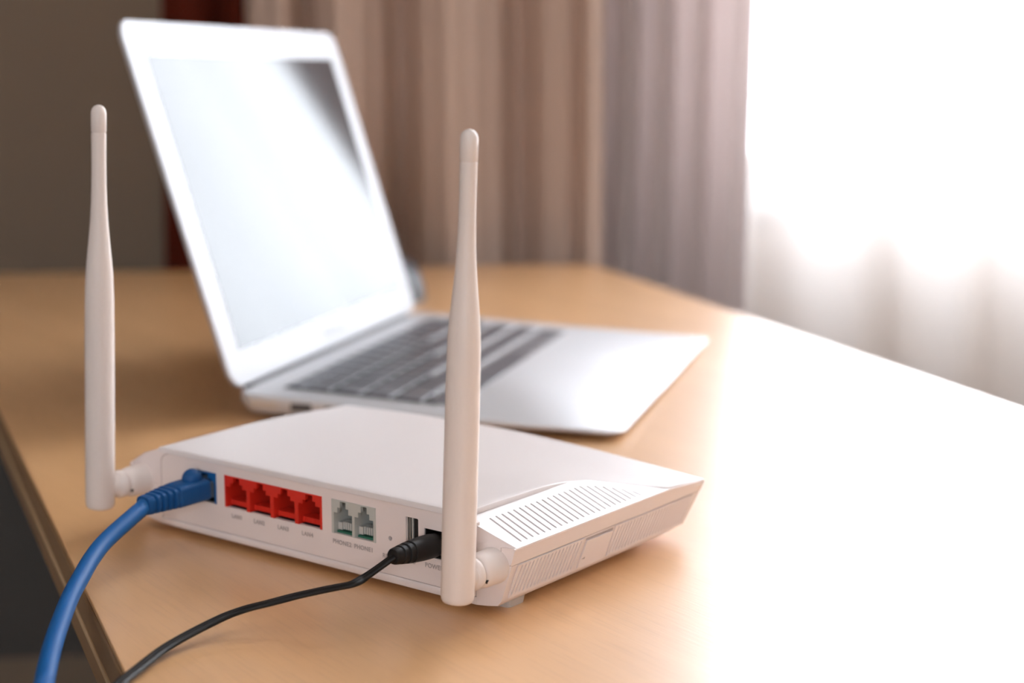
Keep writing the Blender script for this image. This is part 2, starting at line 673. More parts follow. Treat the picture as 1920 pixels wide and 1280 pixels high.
def cover_ring(inset_, dz):
    """Perimeter of the top cover, shrunk by inset_ and lowered by dz."""
    pts = []
    for i in range(NX + 1):
        x = lerp(left_x(0) + inset_, ridge_x(0) - inset_, i / NX)
        pts.append((x, inset_ - 0.25, top_z(x, 0) - dz))
    for y in ys[1:-1]:
        x = ridge_x(y) - inset_
        pts.append((x, y, top_z(ridge_x(y), y) - dz))
    for i in range(NX + 1):
        x = lerp(ridge_x(D) - inset_, left_x(D) + inset_, i / NX)
        pts.append((x, D - inset_, top_z(x, D) - dz))
    for y in ys[1:-1][::-1]:
        x = left_x(y) + inset_
        pts.append((x, y, top_z(left_x(y), y) - dz))
    return pts


gv, gf = [], []
for y in ys:
    yy = min(max(y, 0.55), D - 0.8)
    for i in range(NX + 1):
        x = lerp(left_x(y) + 0.8, ridge_x(y) - 0.8, i / NX)
        gv.append((x, yy, top_z(x, y)))
for j in range(NY):
    for i in range(NX):
        a = j * (NX + 1) + i
        gf.append((a, a + 1, a + NX + 2, a + NX + 1))
cov.add(gv, gf)
v, f = loft_vf([cover_ring(0.8, 0), cover_ring(0.25, 0.16), cover_ring(0, 0.6), cover_ring(0, 2.3), cover_ring(1.2, 2.3)], cap0=False, cap1=False)
cov.add(v, f)
cov.build('top_cover', 'plastic_cover', router, smooth=True)

# upper shell: rims under the cover, rear wings, front face
up = MB()
ry, ly = [], []
for y in [0.3, 1.5] + [y for y in ys if 1.5 < y < D] + [D]:
    dz = 1.9 * max(0.0, (y - 104) / 30) ** 1.2
    ry.append([(103.5, y, 20.55), (105.5, y, 26.9 - dz), (105.45, y, 27.3 - dz), (105.0, y, 27.5 - dz), (99.0, y, 27.0 - dz), (99.0, y, 24.5 - dz)])
    xl = left_x(y)
    ly.append([(-106.7, y, 20.55), (-109, y, 26.9), (-108.7, y, 27.4), (lerp(-108.7, xl, 0.5), y, lerp(28.5, top_z(xl, y) - 1.2, 0.6)), (xl + 0.1, y, top_z(xl, y) - 1.0), (xl + 2, y, top_z(xl, y) - 2.4)])
for rr in (ry, ly):
    v, f = loft_vf(rr, closed=False, cap0=False, cap1=False)
    up.add(v, f)
fr_lo, fr_hi, fr_in = [], [], []
for i in range(NX + 1):
    x = lerp(-108.6, 105.3, i / NX)
    xc = min(max(x, left_x(D)), ridge_x(D))
    zt = top_z(xc, D) - 0.5
    if x < left_x(D):
        zt = lerp(27.2, zt, (x + 108.6) / (left_x(D) + 108.6))
    fr_lo.append((lerp(-106.6, 103.5, i / NX), D + 0.1, 20.55))
    fr_hi.append((x, D + 0.2, zt))
    fr_in.append((x, D - 1.0, zt + 0.1))
v, f = loft_vf([fr_lo, fr_hi, fr_in], closed=False, cap0=False, cap1=False)
up.add(v, f)
# wings either side of the socket panel
up.add([(88, 0, 20.4), (103.5, 1.5, 20.55), (105.5, 1.5, 26.9), (105.3, 1.5, 27.35), (86.5, 0.0, 33.65), (88, 0, 27)],
       [(0, 1, 2, 3, 4, 5)])
xl0 = left_x(0)
up.add([(-88, 0, 20.4), (-106.7, 1.5, 20.55), (-109, 1.5, 26.9), (-108.7, 1.5, 27.4), (-98.6, 0.3, 33.15), (xl0, 0.0, 36.45), (-88, 0, 36.4)],
       [(0, 6, 5, 4, 3, 2, 1)])
up.build('upper_shell', 'plastic', router, smooth=False)

# sloping ventilation grille to the right of the cover
ux = Vector((-0.9474, 0, 0.3202))
uy = Vector((0, 1, 0))
uz = Vector((0.3202, 0, 0.9474))
gfr = frame((105.5, 0, 27.45), ux, uy, uz)
outline = [(0.0, 1.6), (18.5, 0.1), (24.0, 0.1)]
for y in [4 * i for i in range(1, 27)]:
    xr = ridge_x(y) + 0.3
    if y < 107:
        outline.append((max(0.5, (105.5 - xr) / 0.9474), y))
outline += [(0.3, 107), (0.0, 107)]
slots = []
for i in range(23):
    y0 = 9.4 + 3.63 * i
    xt = 87.2 if i < 17 else (87.2 + 1.0 * (i - 16) + 0.10 * (i - 16) ** 2 * 1.8)
    yb = 7.5 + 3.66 * i
    slots.append(capsule(((105.5 - 102.6) / 0.9474, yb), ((105.5 - xt) / 0.9474, y0 - (0.35 * (i - 16) if i > 16 else 0)), 1.05))
fr1 = gfr @ Matrix.Translation((0, 0, -0.5 * MM))
vent = plate('vent_grille', [outline] + slots, 1.0, fr1, 'plastic_cover', router)
plate('shaded_backing', [[(max(0.0, a + (0.9 if a > 12 else 0)), yq) for a, yq in outline]], 0.6, gfr @ Matrix.Translation((0, 0, -1.75 * MM)), 'groove_shade', vent)
# front triangle of the right rim, ahead of the grille
up2 = MB()
up2.add([(105.0, 104, 27.3), (105.0, 116, 26.6), (99, 116, 24), (99, 104, 25)], [(0, 1, 2, 3)])
up2.build('rim_gusset', 'plastic', router)

# side grilles on the base
sx = Vector((0, 1, 0))
sn = Vector((0.946, 0, -0.325)).normalized()
sy = Vector((0.325, 0, 0.946)).normalized()
sfr = frame((98.3, 0, 6.0), sx, sy, sn)


def side_grille(y0, y1, nslot, pitch, skew, top=13.9, bot=2.0, mark=True):
    out_ = [(y0, 0.6), (y1, 0.6), (y1, 14.9), (y0, 14.9)]
    hl = []
    for k in range(nslot):
        yb = y0 + 1.2 + pitch * k
        if yb + skew > y1 - 0.8:
            break
        hl.append(capsule((yb, bot), (yb + skew, top), 0.9, 3))
    g = plate('side_grille', [out_] + hl, 0.42, sfr @ Matrix.Translation((0, 0, 0.29 * MM)), 'plastic', router)
    plate('shaded_backing', [[(y0 + .5, 1.1), (y1 - .5, 1.1), (y1 - .5, 14.4), (y0 + .5, 14.4)]], 0.06, sfr @ Matrix.Translation((0, 0, 0.05 * MM)), 'groove_shade', g)
    return g


side_grille(5.0, 47.6, 18, 2.35, 1.6)
side_grille(69.0, 128.0, 25, 2.3, 1.6)
tab = plate('release_tab', [[(48.4, 0.8), (66.5, 0.8), (67.8, 13.2), (49.6, 13.2)]], 0.6, sfr @ Matrix.Translation((0, 0, 0.35 * MM)), 'plastic', router)
plate('tab_slot', [[(49.4, 13.3), (67.6, 13.3), (67.8, 14.2), (49.5, 14.2)]], 0.2, sfr @ Matrix.Translation((0, 0, 0.15 * MM)), 'groove_shade', tab)
plate('tab_arrow', [[(49.5, 5.0), (51.6, 5.6), (51.6, 4.6)]], 0.1, sfr @ Matrix.Translation((0, 0, 0.7 * MM)), 'lettering', tab)

for x, y in ((89.5, 16), (-89.5, 16), (84, 104), (-84, 104)):
    r0 = ring((x, y, 0), (1, 0, 0), (0, 1, 0), 5.2, 5.2, 24, 5)
    r1 = ring((x, y, 3.4), (1, 0, 0), (0, 1, 0), 5.8, 5.8, 24, 5)
    v, f = loft_vf([r0, r1])
    obj('foot', v, f, 'foot', router)

# socket panel on the back
bfr = frame((0, 0, 0), (1, 0, 0), (0, 0, 1), (0, -1, 0))


def rect(x0, z0, x1, z1):
    return [(x0, z0), (x1, z0), (x1, z1), (x0, z1)]


pan = [(-87.6, 6.2), (87.6, 6.2), (87.6, 34.0), (86, 34.9)] + [(lerp(84, -80, i / 12), 34.9) for i in range(13)] + \
      [(-83.5, 34.6), (-86.2, 33.4), (-87.4, 31.3), (-87.6, 29)]
WAN = (-66.0, 17.6, -52.7, 30.9)
LAN = (-47.4, 17.5, 9.1, 31.2)
PHO = (14.5, 17.4, 37.9, 31.3)
USB = (53.3, 17.4, 59.6, 30.8)
PWR = (62.6, 16.9, 73.4, 27.9)
reset = [(45.3 + 0.95 * math.cos(2 * PI * i / 16), 20.6 + 0.95 * math.sin(2 * PI * i / 16)) for i in range(16)]
panel = plate('socket_panel', [pan, rect(*WAN), rect(*LAN), rect(*PHO), rrect(*USB, 0.5, 3), rect(*PWR), reset],
              1.6, bfr @ Matrix.Translation((0, 0, -0.95 * MM)), 'plastic', router)
# frame strip around the socket panel, a hair proud of it
strip_o = [(-88.3, 6.0), (-87.9, 6.0), (-87.9, 29), (-87.7, 31.4), (-86.4, 33.6), (-83.6, 34.85), (-80, 35.15), (84, 35.15), (86.2, 35.1), (87.9, 34.2), (87.9, 6.0), (88.3, 6.0), (88.3, 34.4), (86.5, 35.6), (-88.3, 35.6)]
plate('panel_surround', [strip_o], 1.4, bfr @ Matrix.Translation((0, 0, -0.72 * MM)), 'plastic', router)
v, f = loft_vf([ring((45.3, 1.0, 20.6), (1, 0, 0), (0, 0, 1), 1.3, 1.3, 16), ring((45.3, 6.0, 20.6), (1, 0, 0), (0, 0, 1), 1.3, 1.3, 16)], cap0=False)
obj('reset_button', v, f, 'groove_shade', router)


def socket_block(name, x0, z0, x1, z1, nport, step, m, w_open, zfrac, depth=13, bar_drop=0.0, open_bottom=True):
    """Gang of modular jacks: stepped openings cut in a face plate with hollow chambers behind."""
    pitch = (x1 - x0) / nport if nport == 1 else step
    lead = ((x1 - x0) - pitch * (nport - 1)) / 2 if nport > 1 else (x1 - x0) / 2
    if nport > 1:
        lead = (x1 - x0 - pitch * (nport - 1)) / 2
    cs = [x0 + lead + pitch * k for k in range(nport)]
    zt = z1
    pts = [(x0, z0), (x0, z1)]
    # build comb polygon, openings run from the bottom edge up in steps
    poly = [(x0, z1)]
    poly.append((x1, z1))
    poly.append((x1, z0))
    zl = z0 + 0.0
    h = z1 - z0
    for c in reversed(cs):
        hw, mw, nw = w_open / 2, w_open * 0.30, w_open * 0.165
        a1, a2, a3 = z0 + h * zfrac[0], z0 + h * zfrac[1], z0 + h * zfrac[2]
        poly += [(c + hw, z0), (c + hw, a1), (c + mw, a1), (c + mw, a2), (c + nw, a2), (c + nw, a3),
                 (c - nw, a3), (c - nw, a2), (c - mw, a2), (c - mw, a1), (c - hw, a1), (c - hw, z0)]
    poly.append((x0, z0))
    fb = plate(name, [poly], 1.6, bfr @ Matrix.Translation((0, 0, -0.7 * MM)), m, router)
    ch = MB()
    edges = [x0] + [(cs[k] + cs[k + 1]) / 2 for k in range(nport - 1)] + [x1]
    for k in range(nport):
        c = cs[k]
        hw = w_open / 2
        l, r = edges[k], edges[k + 1]
        ch.box(l, c - hw, 1.4, depth, z0, z1)
        ch.box(c + hw, r, 1.4, depth, z0, z1)
    ch.box(x0, x1, 1.4, depth, z1 - 0.5, z1)
    ch.build('chamber_wall', m, fb)
    box('chamber_back', x0, x1, depth, depth + 0.6, z0, z1, 'cavity', fb)
    box('chamber_floor', x0, x1, 2.2, depth, z0 - 0.4, z0 + 0.05, 'cavity', fb)
    return fb, cs


lan, lcs = socket_block('red_port_block', *LAN, 4, 14.1, 'red', 12.1, (0.66, 0.79, 0.965))
for c in lcs:
    lg = MB()
    lg.box(c - 5.7, c + 5.7, 2.0, 8.0, 18.4, 20.6)
    for k in range(9):
        x = c - 4.2 + k * 1.05
        lg.box(x - 0.28, x + 0.28, 1.75, 2.0, 18.5, 20.6)
    lg.build('contact_ledge', 'red', lan)
pho, pcs = socket_block('grey_port_block', *PHO, 2, 11.2, 'grey_port', 9.9, (0.62, 0.78, 0.965))
for c in pcs:
    lg = MB()
    lg.box(c - 4.7, c - 2.6, 2.2, 7.0, 18.6, 21.7)
    lg.box(c - 2.6, c + 4.8, 3.2, 7.0, 18.9, 21.5)
    for k in range(6):
        x = c - 1.9 + k * 1.2
        lg.box(x - 0.38, x + 0.38, 2.5, 3.2, 18.9, 21.9)
    lg.build('contact_comb', 'contact', pho)
    box('circuit_board', c - 4.7, c + 4.7, 1.6, 9, 17.5, 18.3, 'pcb', pho)
wan, wcs = socket_block('blue_port_block', *WAN, 1, 14, 'blue_port', 11.2, (0.66, 0.79, 0.93))
# usb socket: steel shell, pale tongue
us = MB()
us.box(53.0, 53.5, 1.2, 13, 17.2, 31)
us.box(59.4, 59.9, 1.2, 13, 17.2, 31)
us.box(53.0, 59.9, 1.2, 13, 30.6, 31.1)
us.box(53.0, 59.9, 1.2, 13, 17.1, 17.6)
us.box(54.2, 54.45, 1.4, 12, 17.6, 30.6)
usb = us.build('usb_socket', 'steel', router)
box('tongue', 55.2, 55.75, 1.6, 12.5, 18, 30.2, 'contact', usb)
box('chamber_back', 53, 60, 13, 13.5, 17, 31, 'cavity', usb)
box('chamber_lining', 55.75, 59.4, 2.2, 12.9, 17.6, 30.6, 'cavity', usb)
pj = MB()
pj.box(62.4, 63.2, 0.8, 12, 16.7, 28.1)
pj.box(72.8, 73.6, 0.8, 12, 16.7, 28.1)
pj.box(62.4, 73.6, 0.8, 12, 27.4, 28.1)
pj.box(62.4, 73.6, 0.8, 12, 16.7, 17.4)
pj.box(62.4, 73.6, 7.5, 12, 16.7, 28.1)
pwr = pj.build('power_socket', 'black', router)
v, f = loft_vf([ring((68, 7.5, 22.4), (1, 0, 0), (0, 0, 1), 1, 1, 12), ring((68, 2.5, 22.4), (1, 0, 0), (0, 0, 1), 1, 1, 12)])
obj('pin', v, f, 'steel', pwr)


def print_text(t, x, z, size, space=1.08):
    lettering('printed_lettering', t, size, frame((x, -0.17, z), (1, 0, 0), (0, 0, 1), (0, -1, 0)), 'lettering', router, space)


for t, x in zip(('LAN1', 'LAN2', 'LAN3', 'LAN4'), (-40.2, -26.9, -12.9, 0.9)):
    print_text(t, x, 14.2, 2.5)
print_text('PHONE2', 20.0, 14.1, 2.5)
print_text('PHONE1', 31.6, 14.1, 2.5)
print_text('RESET', 45.0, 13.2, 2.5)
print_text('USB', 56.0, 13.6, 2.5)
print_text('POWER', 67.6, 13.6, 2.5)

# antennas: swivel boss on each wing, knuckle, tapered blade and its tip
PROF = [(0.0, 0.0), (0.0, 4.6), (0.4, 5.7), (1.2, 6.2), (2.6, 6.45), (20, 6.5), (50, 6.5), (75, 6.45), (93, 6.25), (100, 6.0), (106, 5.55),
        (112, 4.95), (118, 4.35), (124, 3.85), (131, 3.45), (138, 3.22), (145, 3.12), (152, 3.12), (160, 3.2)]
TIP = [(160.0, 3.0), (160.4, 2.95), (160.8, 3.24), (166, 3.28), (168.5, 3.24), (169.7, 2.9), (170.6, 2.3), (171.2, 1.5), (171.5, 0.6), (171.55, 0.0)]


def antenna(px, pz, tx, tz, bx, bz, kr):
    """Foot of the blade (px, pz) and its tip (tx, tz) in the plane y = -20; boss centre (bx, bz) on the wing."""
    foot, tip = Vector((px, -20, pz)), Vector((tx, -20, tz))
    ax = (tip - foot).normalized()
    side = Vector((0, -1, 0)).cross(ax).normalized()
    dep = Vector((0, 1, 0))
    k = (tip - foot).length / 171.55

    def rings(prof):
        return [ring(foot + ax * (s * k), side, dep, max(r * kr, 0.02), max(r * kr, 0.02) * 0.96, 40, 2.15) for s, r in prof]
    v, f = loft_vf(rings(PROF))
    a = obj('antenna', v, f, 'antenna', router, smooth=True)
    v, f = loft_vf(rings(TIP))
    obj('antenna_tip', v, f, 'antenna', a, smooth=True)
    # boss: short cylinder leaving the wing, slotted dome towards the blade
    cy = lambda y, r: ring((bx, y, bz), (1, 0, 0), (0, 0, 1), r, r, 36)
    v, f = loft_vf([cy(1.6, 6.9), cy(-0.5, 6.9), cy(-0.8, 6.7), cy(-6.0, 6.6), cy(-7.6, 6.4), cy(-8.9, 5.9), cy(-9.8, 5.0), cy(-9.9, 4.4)])
    boss = obj('antenna_boss', v, f, 'antenna', a, smooth=True)
    # knuckle: a slightly tilted disc and neck between boss and blade
    kc = lambda y, r: ring((lerp(bx, foot.x + ax.x * (bz - pz), (-9 - y) / 11), y, bz), (1, 0, 0), (0, 0, 1), r, r, 32)
    v, f = loft_vf([kc(-8.0, 4.2), kc(-10.3, 4.2), kc(-10.3, 5.4), kc(-10.9, 6.0), kc(-12.6, 6.1), kc(-13.4, 5.5), kc(-13.9, 4.9), kc(-18, 4.6)])
    obj('antenna_knuckle', v, f, 'antenna', a, smooth=True)
    pin = MB()
    for sg in (-1, 1):
        d = Vector((sg * math.cos(0.5), 0, -math.sin(0.5)))
        t_ = Vector((0, 1, 0)).cross(d)
        c = Vector((bx, -8.9, bz)) + d * 5.75
        pin.add(*loft_vf([ring(c - d * 1.0, (0, 1, 0), tuple(t_), 0.9, 0.9, 14), ring(c + d * 0.12, (0, 1, 0), tuple(t_), 0.9, 0.9, 14)]))
    pin.build('hinge_pin', 'cavity', a)
    return a


antenna(95.2, 11.2, 101.7, 178.4, 95.2, 19.4, 0.935)
antenna(-104.8, 11.6, -93.9, 184.2, -101.0, 21.0, 0.955)

# ------------------------------------------------------------------ blue network cable
eth = empty('network_cable', 'thick blue network cable plugged into the router and hanging over the desk edge', 'cable', tuple(rw(-59.4, -20, 0)))


def place(o):
    """Meshes built in world millimetres keep their place under the thing's empty."""
    o.matrix_parent_inverse = Matrix.Translation(-o.parent.location)
    return o


def to_world(vs):
    return [tuple(rw(*q)) for q in vs]


# boot: rounded box that narrows into a ribbed tail
def boot_ring(y, hx, hz, cz, e=4.5):
    return ring((-59.4, y, cz), (1, 0, 0), (0, 0, 1), hx, hz, 36, e)


secs = [(-2.2, 5.9, 4.1, 24.2), (-2.6, 6.3, 4.5, 24.2), (-4, 6.4, 4.6, 24.2), (-15.0, 6.4, 4.6, 24.0), (-18.0, 6.3, 4.5, 23.8)]
yv = -18.6
for k in range(5):
    t = k / 4
    hx, hz, cz = lerp(6.2, 4.7, t), lerp(4.45, 4.0, t), lerp(23.8, 23.2, t)
    secs += [(yv, hx - 0.75, hz - 0.6, cz), (yv - 0.75, hx - 0.75, hz - 0.6, cz), (yv - 1.05, hx, hz, cz), (yv - 2.3, hx - 0.05, hz - 0.02, cz)]
    yv -= 2.75
secs += [(yv, 4.4, 3.9, 23.2), (yv - 0.9, 4.3, 3.8, 23.2), (yv - 1.2, 3.8, 3.4, 23.2)]
v, f = loft_vf([boot_ring(y, hx, hz, cz, lerp(5.5, 3.0, min(1, max(0, (-y - 12) / 18)))) for y, hx, hz, cz in secs])
boot = place(obj('plug_boot', to_world(v), f, 'blue_boot', eth, smooth=True))
BY = yv - 1.2
rr = [ring((-59.4, -7.2, 27.8), (1, 0, 0), (0, 1, 0), 4.1, 4.4, 28), ring((-59.4, -7.2, 29.2), (1, 0, 0), (0, 1, 0), 4.1, 4.4, 28)]
for k in range(1, 10):
    a = k / 10 * PI / 2
    rr.append(ring((-59.4, -7.2, 29.2 + 4.2 * math.sin(a)), (1, 0, 0), (0, 1, 0), 4.1 * math.cos(a), 4.4 * math.cos(a), 28))
v, f = loft_vf(rr)
place(obj('latch_dome', to_world(v), f, 'blue_boot', boot, smooth=True)).matrix_parent_inverse = Matrix.Identity(4)
mb = MB().box(-64.6, -54.2, -2.6, 8.5, 20.3, 27.4)
mb.v = to_world(mb.v)
place(mb.build('clear_plug', 'clear', eth, bevel=0.4))
mb = MB().box(-61.0, -57.8, -2.0, 6.0, 27.6, 28.8)
mb.v = to_world(mb.v)
place(mb.build('latch_tab', 'clear', eth))


def unproject(u, v, depth):
    """World point (mm) that the camera sees at pixel (u, v), at world y = depth."""
    c, s = math.cos(math.radians(9.671)), math.sin(math.radians(9.671))
    X, Y = (u - 960) / 2938.6, -(v - 640) / 2938.6
    d = Vector((X, c + Y * s, -s + Y * c))
    return Vector((0, 0, 196.5)) + d * (depth / d.y)


# measured course of the cable, world millimetres
p_end = rw(-59.4, BY + 1.5, 23.2)
path = [p_end] + [unproject(*q) for q in ((204, 1008, 594), (174, 1044, 580), (150, 1085, 563), (131, 1121, 548), (113, 1167, 528), (97, 1216, 508), (84, 1275, 486), (67, 1375, 455))]
path += [path[-1] + Vector((0, -14, -60)), path[-1] + Vector((-10, 0, -200)), Vector((path[-1].x - 30, path[-1].y + 20, -640)),
         Vector((path[-1].x - 70, path[-1].y + 60, FLOOR_Z + 4)), Vector((path[-1].x - 330, path[-1].y + 160, FLOOR_Z + 4))]
BLUE_PATH = [tuple(round(c, 1) for c in q) for q in path]
circ = [(3.35 * math.cos(2 * PI * i / 20), 3.35 * math.sin(2 * PI * i / 20)) for i in range(20)]
v, f = tube_vf(catmull(path, 12), circ)
place(obj('cable_sheath', v, f, 'blue', eth, smooth=True))

# ------------------------------------------------------------------ black power cable
pc = empty('power_cable', 'thin black twin power lead with ribbed plug running over the desk', 'cable', tuple(rw(68, -20, 0)))
pa, pb = Vector((68.2, 2.0, 22.3)), Vector((70.2, -26.5, 24.6))
pd = (pb - pa).normalized()
ps = pd.cross(Vector((0, 0, 1))).normalized()
pu = ps.cross(pd)
prof = [(0, 3.6), (1.5, 4.2), (5, 4.45), (12, 4.4), (17, 4.1), (18.3, 4.0), (18.5, 3.45), (19.4, 3.4), (19.6, 3.9), (21.4, 3.7), (21.6, 3.15), (22.5, 3.1),
        (22.7, 3.55), (24.4, 3.35), (24.6, 2.85), (25.4, 2.8), (25.6, 3.2), (27.6, 2.95), (28.3, 2.6), (28.5, 2.0)]
v, f = loft_vf([ring(pa + pd * s, ps, pu, r, r * 1.02, 32, 2.3) for s, r in prof])
plug = place(obj('power_plug', to_world(v), f, 'black', pc, smooth=True))
end = rw(*(pa + pd * 27.5))
tabd = [(687, 1080, 591.7, .918), (662, 1094, 582.6, .925), (630, 1101, 579, .932), (600, 1107, 576, .938), (555, 1117, 570, .948), (505, 1130, 562, .957),
        (455, 1143, 555, .967), (405, 1163, 543.6, .976), (320, 1208, 518.7, .990), (262, 1251, 496.4, .997)]
path = [end] + [unproject(u, v_, d * r) for u, v_, d, r in tabd]
path += [Vector((-127.0, 478.0, 2.4)), Vector((-126, 452, 2.4)), Vector((-118, 420, 2.4)), Vector((-104, 392, 1.0)), Vector((-107, 380, -6)), Vector((-116, 374, -30)),
         Vector((-126, 370, -180)), Vector((-130, 372, -640)), Vector((-160, 390, FLOOR_Z + 3)), Vector((-330, 330, FLOOR_Z + 3))]
sec = []
for i in range(28):
    t = 2 * PI * i / 28
    r = 1.42 + 0.62 * abs(math.cos(t)) ** 1.2
    sec.append((r * math.cos(t) * 1.1, 1.25 * math.sin(t) * (0.72 + 0.38 * abs(math.cos(t)) ** 0.5)))
v, f = tube_vf(catmull(path, 10), sec)
place(obj('cable_sheath', v, f, 'black', pc, smooth=True))

# ------------------------------------------------------------------ laptop
LYAW = math.radians(74.62)
laptop = empty('laptop', 'open silver laptop behind the router, its screen reflecting the bright window', 'laptop', (-159.6, 886.4, 0), LYAW)
LW, LD, LIDA, HT = 325.0, 227.0, math.radians(107.27), 16.0


def zt(bq):
    return interp(bq, [(0, 15.4), (30, 14.0), (130, 8.6), (227, 5.6)])


out0 = []
rr_ = rrect(0, 0, LW, LD, 11, 8)
# subdivide the long edges and cut the thumb scoop into the front edge
for i, p in enumerate(rr_):
    out0.append(p)
    q = rr_[(i + 1) % len(rr_)]
    L = math.dist(p, q)
    if L > 30:
        nseg = int(L / 6)
        out0 += [(lerp(p[0], q[0], k / nseg), lerp(p[1], q[1], k / nseg)) for k in range(1, nseg)]


def shrink(pts, d):
    return [(LW / 2 + (x - LW / 2) * (1 - d / (LW / 2)), LD / 2 + (y - LD / 2) * (1 - d / (LD / 2))) for x, y in pts]


def scoop(pts, a):
    r = []
    for x, y in pts:
        if y > LD - 12 and 134 < x < 191:
            t = min(1, (x - 134) / 8, (191 - x) / 8)
            y -= a * t
        r.append((x, y))
    return r


def lring(pts, fz):
    return [(x, -y, fz(y)) for x, y in pts]


rings = [lring(scoop(shrink(out0, 0.7), 2.6), zt),
         lring(scoop(shrink(out0, 0.2), 2.6), lambda y: zt(y) - 0.25),
         lring(scoop(out0, 2.2), lambda y: zt(y) - 0.8),
         lring(out0, lambda y: zt(y) - max(1.2, (zt(y) - 3.5) * 0.45)),
         lring(shrink(out0, 3), lambda y: lerp(zt(y), 2.6, 0.86)),
         lring(shrink(out0, 14), lambda y: 2.2)]
v, f = loft_vf(rings)
obj('base_case', v, f, 'alu_base', laptop, smooth=True)
for x, y in ((30, 25), (LW - 30, 25), (30, LD - 25), (LW - 30, LD - 25)):
    v, f = loft_vf([ring((x, -y, 0), (1, 0, 0), (0, 1, 0), 8, 8, 20), ring((x, -y, 2.4), (1, 0, 0), (0, 1, 0), 9, 9, 20)])
    obj('foot', v, f, 'hinge', laptop)

# keyboard: black well, six rows of keys, each key a piece
slope = math.atan2(zt(20) - zt(128), 108)


def ltop(x, y, hgt):
    return (x, -y, zt(y) + hgt)


def top_sheet(name, pts, hgt, m, parent, th=0.35):
    n_ = len(pts)
    vv = [ltop(x, y, hgt) for x, y in pts] + [ltop(x, y, hgt - th) for x, y in pts]
    ff = [tuple(range(n_)), tuple(range(n_, 2 * n_))[::-1]] + [(i, (i + 1) % n_, n_ + (i + 1) % n_, n_ + i) for i in range(n_)]
    return obj(name, vv, ff, m, parent)


well_pts = []
for p, q in ((0, 1), (1, 2), (2, 3), (3, 0)):
    cs_ = [(24, 19), (301, 19), (301, 128), (24, 128)]
    for k in range(10):
        well_pts.append((lerp(cs_[p][0], cs_[q][0], k / 10), lerp(cs_[p][1], cs_[q][1], k / 10)))
nW = 12
vv = []
ff = []
for i in range(nW + 1):
    y = lerp(19, 128, i / nW)
    vv += [ltop(24, y, 0.12), ltop(301, y, 0.12)]
for i in range(nW):
    ff.append((2 * i, 2 * i + 1, 2 * i + 3, 2 * i + 2))
keyboard = obj('keyboard', vv, ff, 'key_well', laptop)
KP = 18.95
rows = [
    (21.0, 8.6, [1.0] * 14, 0.96),
    (31.2, 15.2, [1] * 13 + [1.5], 1),
    (50.2, 15.2, [1.5] + [1] * 13, 1),
    (69.2, 15.2, [1.8] + [1] * 11 + [1.7], 1),
    (88.2, 15.2, [2.3] + [1] * 10 + [2.2], 1),
    (107.2, 18.4, [1, 1, 1, 1.25, 5.25, 1.25, 1, 0.9, 0.95, 0.9], 1),
]
kmesh = {}
for y0, hh, ws, _ in rows:
    tot = sum(ws)
    unit = 273.0 / tot
    x = 26.0
    for wkey in ws:
        wmm = wkey * unit - 2.9
        kk = (round(wmm, 1), hh)
        xc, yc = x + wkey * unit / 2, y0 + hh / 2
        if kk not in kmesh:
            bt = rrect(-wmm / 2, -hh / 2, wmm / 2, hh / 2, 1.2, 2)
            tp = rrect(-wmm / 2 + 0.35, -hh / 2 + 0.35, wmm / 2 - 0.35, hh / 2 - 0.35, 1.0, 2)
            vv_, ff_ = loft_vf([[(a, c, 0) for a, c in bt], [(a, c, 0.8) for a, c in bt], [(a, c, 1.05) for a, c in tp]], cap0=False)
            o = obj('key', vv_, ff_, 'key', keyboard)
            kmesh[kk] = o.data
        else:
            o = bpy.data.objects.new('key', kmesh[kk])
            COL.objects.link(o)
            o.parent = keyboard
        px_, py_, pz_ = ltop(xc, yc, 0.1)
        sl = math.atan2(zt(yc - 6) - zt(yc + 6), 12)
        o.location = (px_ * MM, py_ * MM, pz_ * MM)
        o.rotation_euler = (sl, 0, 0)
        x += wkey * unit
tp_pts = rrect(110, 139, 215, 215, 3, 4)
nT = 6
vv, ff = [], []
for i in range(nT + 1):
    y = lerp(140, 215, i / nT)
    vv += [ltop(110, y, 0.14), ltop(215, y, 0.14)]
for i in range(nT):
    ff.append((2 * i, 2 * i + 1, 2 * i + 3, 2 * i + 2))
tpad = obj('trackpad', vv, ff, 'trackpad', laptop)


# ports in the left side
def side_port(name, y0, y1, z0, z1, m):
    p = MB().box(-0.15, 3.0, -y1, -y0, z0, z1)
    return p.build(name, m, laptop, bevel=0.4)


side_port('charging_port', 9, 26, 7.6, 11.6, 'steel')
side_port('usb_port', 34, 47, 6.8, 11.2, 'hinge')
side_port('audio_port', 55, 60, 7.2, 10.4, 'hinge')

# lid
lu = Vector((0, -math.cos(LIDA), math.sin(LIDA)))
lu = Vector((0, math.sin(LIDA - PI / 2), math.cos(LIDA - PI / 2)))
ln = Vector((0, -lu.z, lu.y))       # towards the user


def lp(a, bb, d):
    q = Vector((a, 0, HT)) + lu * bb + ln * d
    return tuple(q)


lid_o = rrect(0, 1.5, LW, 221.5, 11, 8)


def lid_ring(dd, d):
    cx, cy = LW / 2, 111.5
    return [lp(cx + (x - cx) * (1 - dd / cx), cy + (y - cy) * (1 - dd / 110.0), d) for x, y in lid_o]


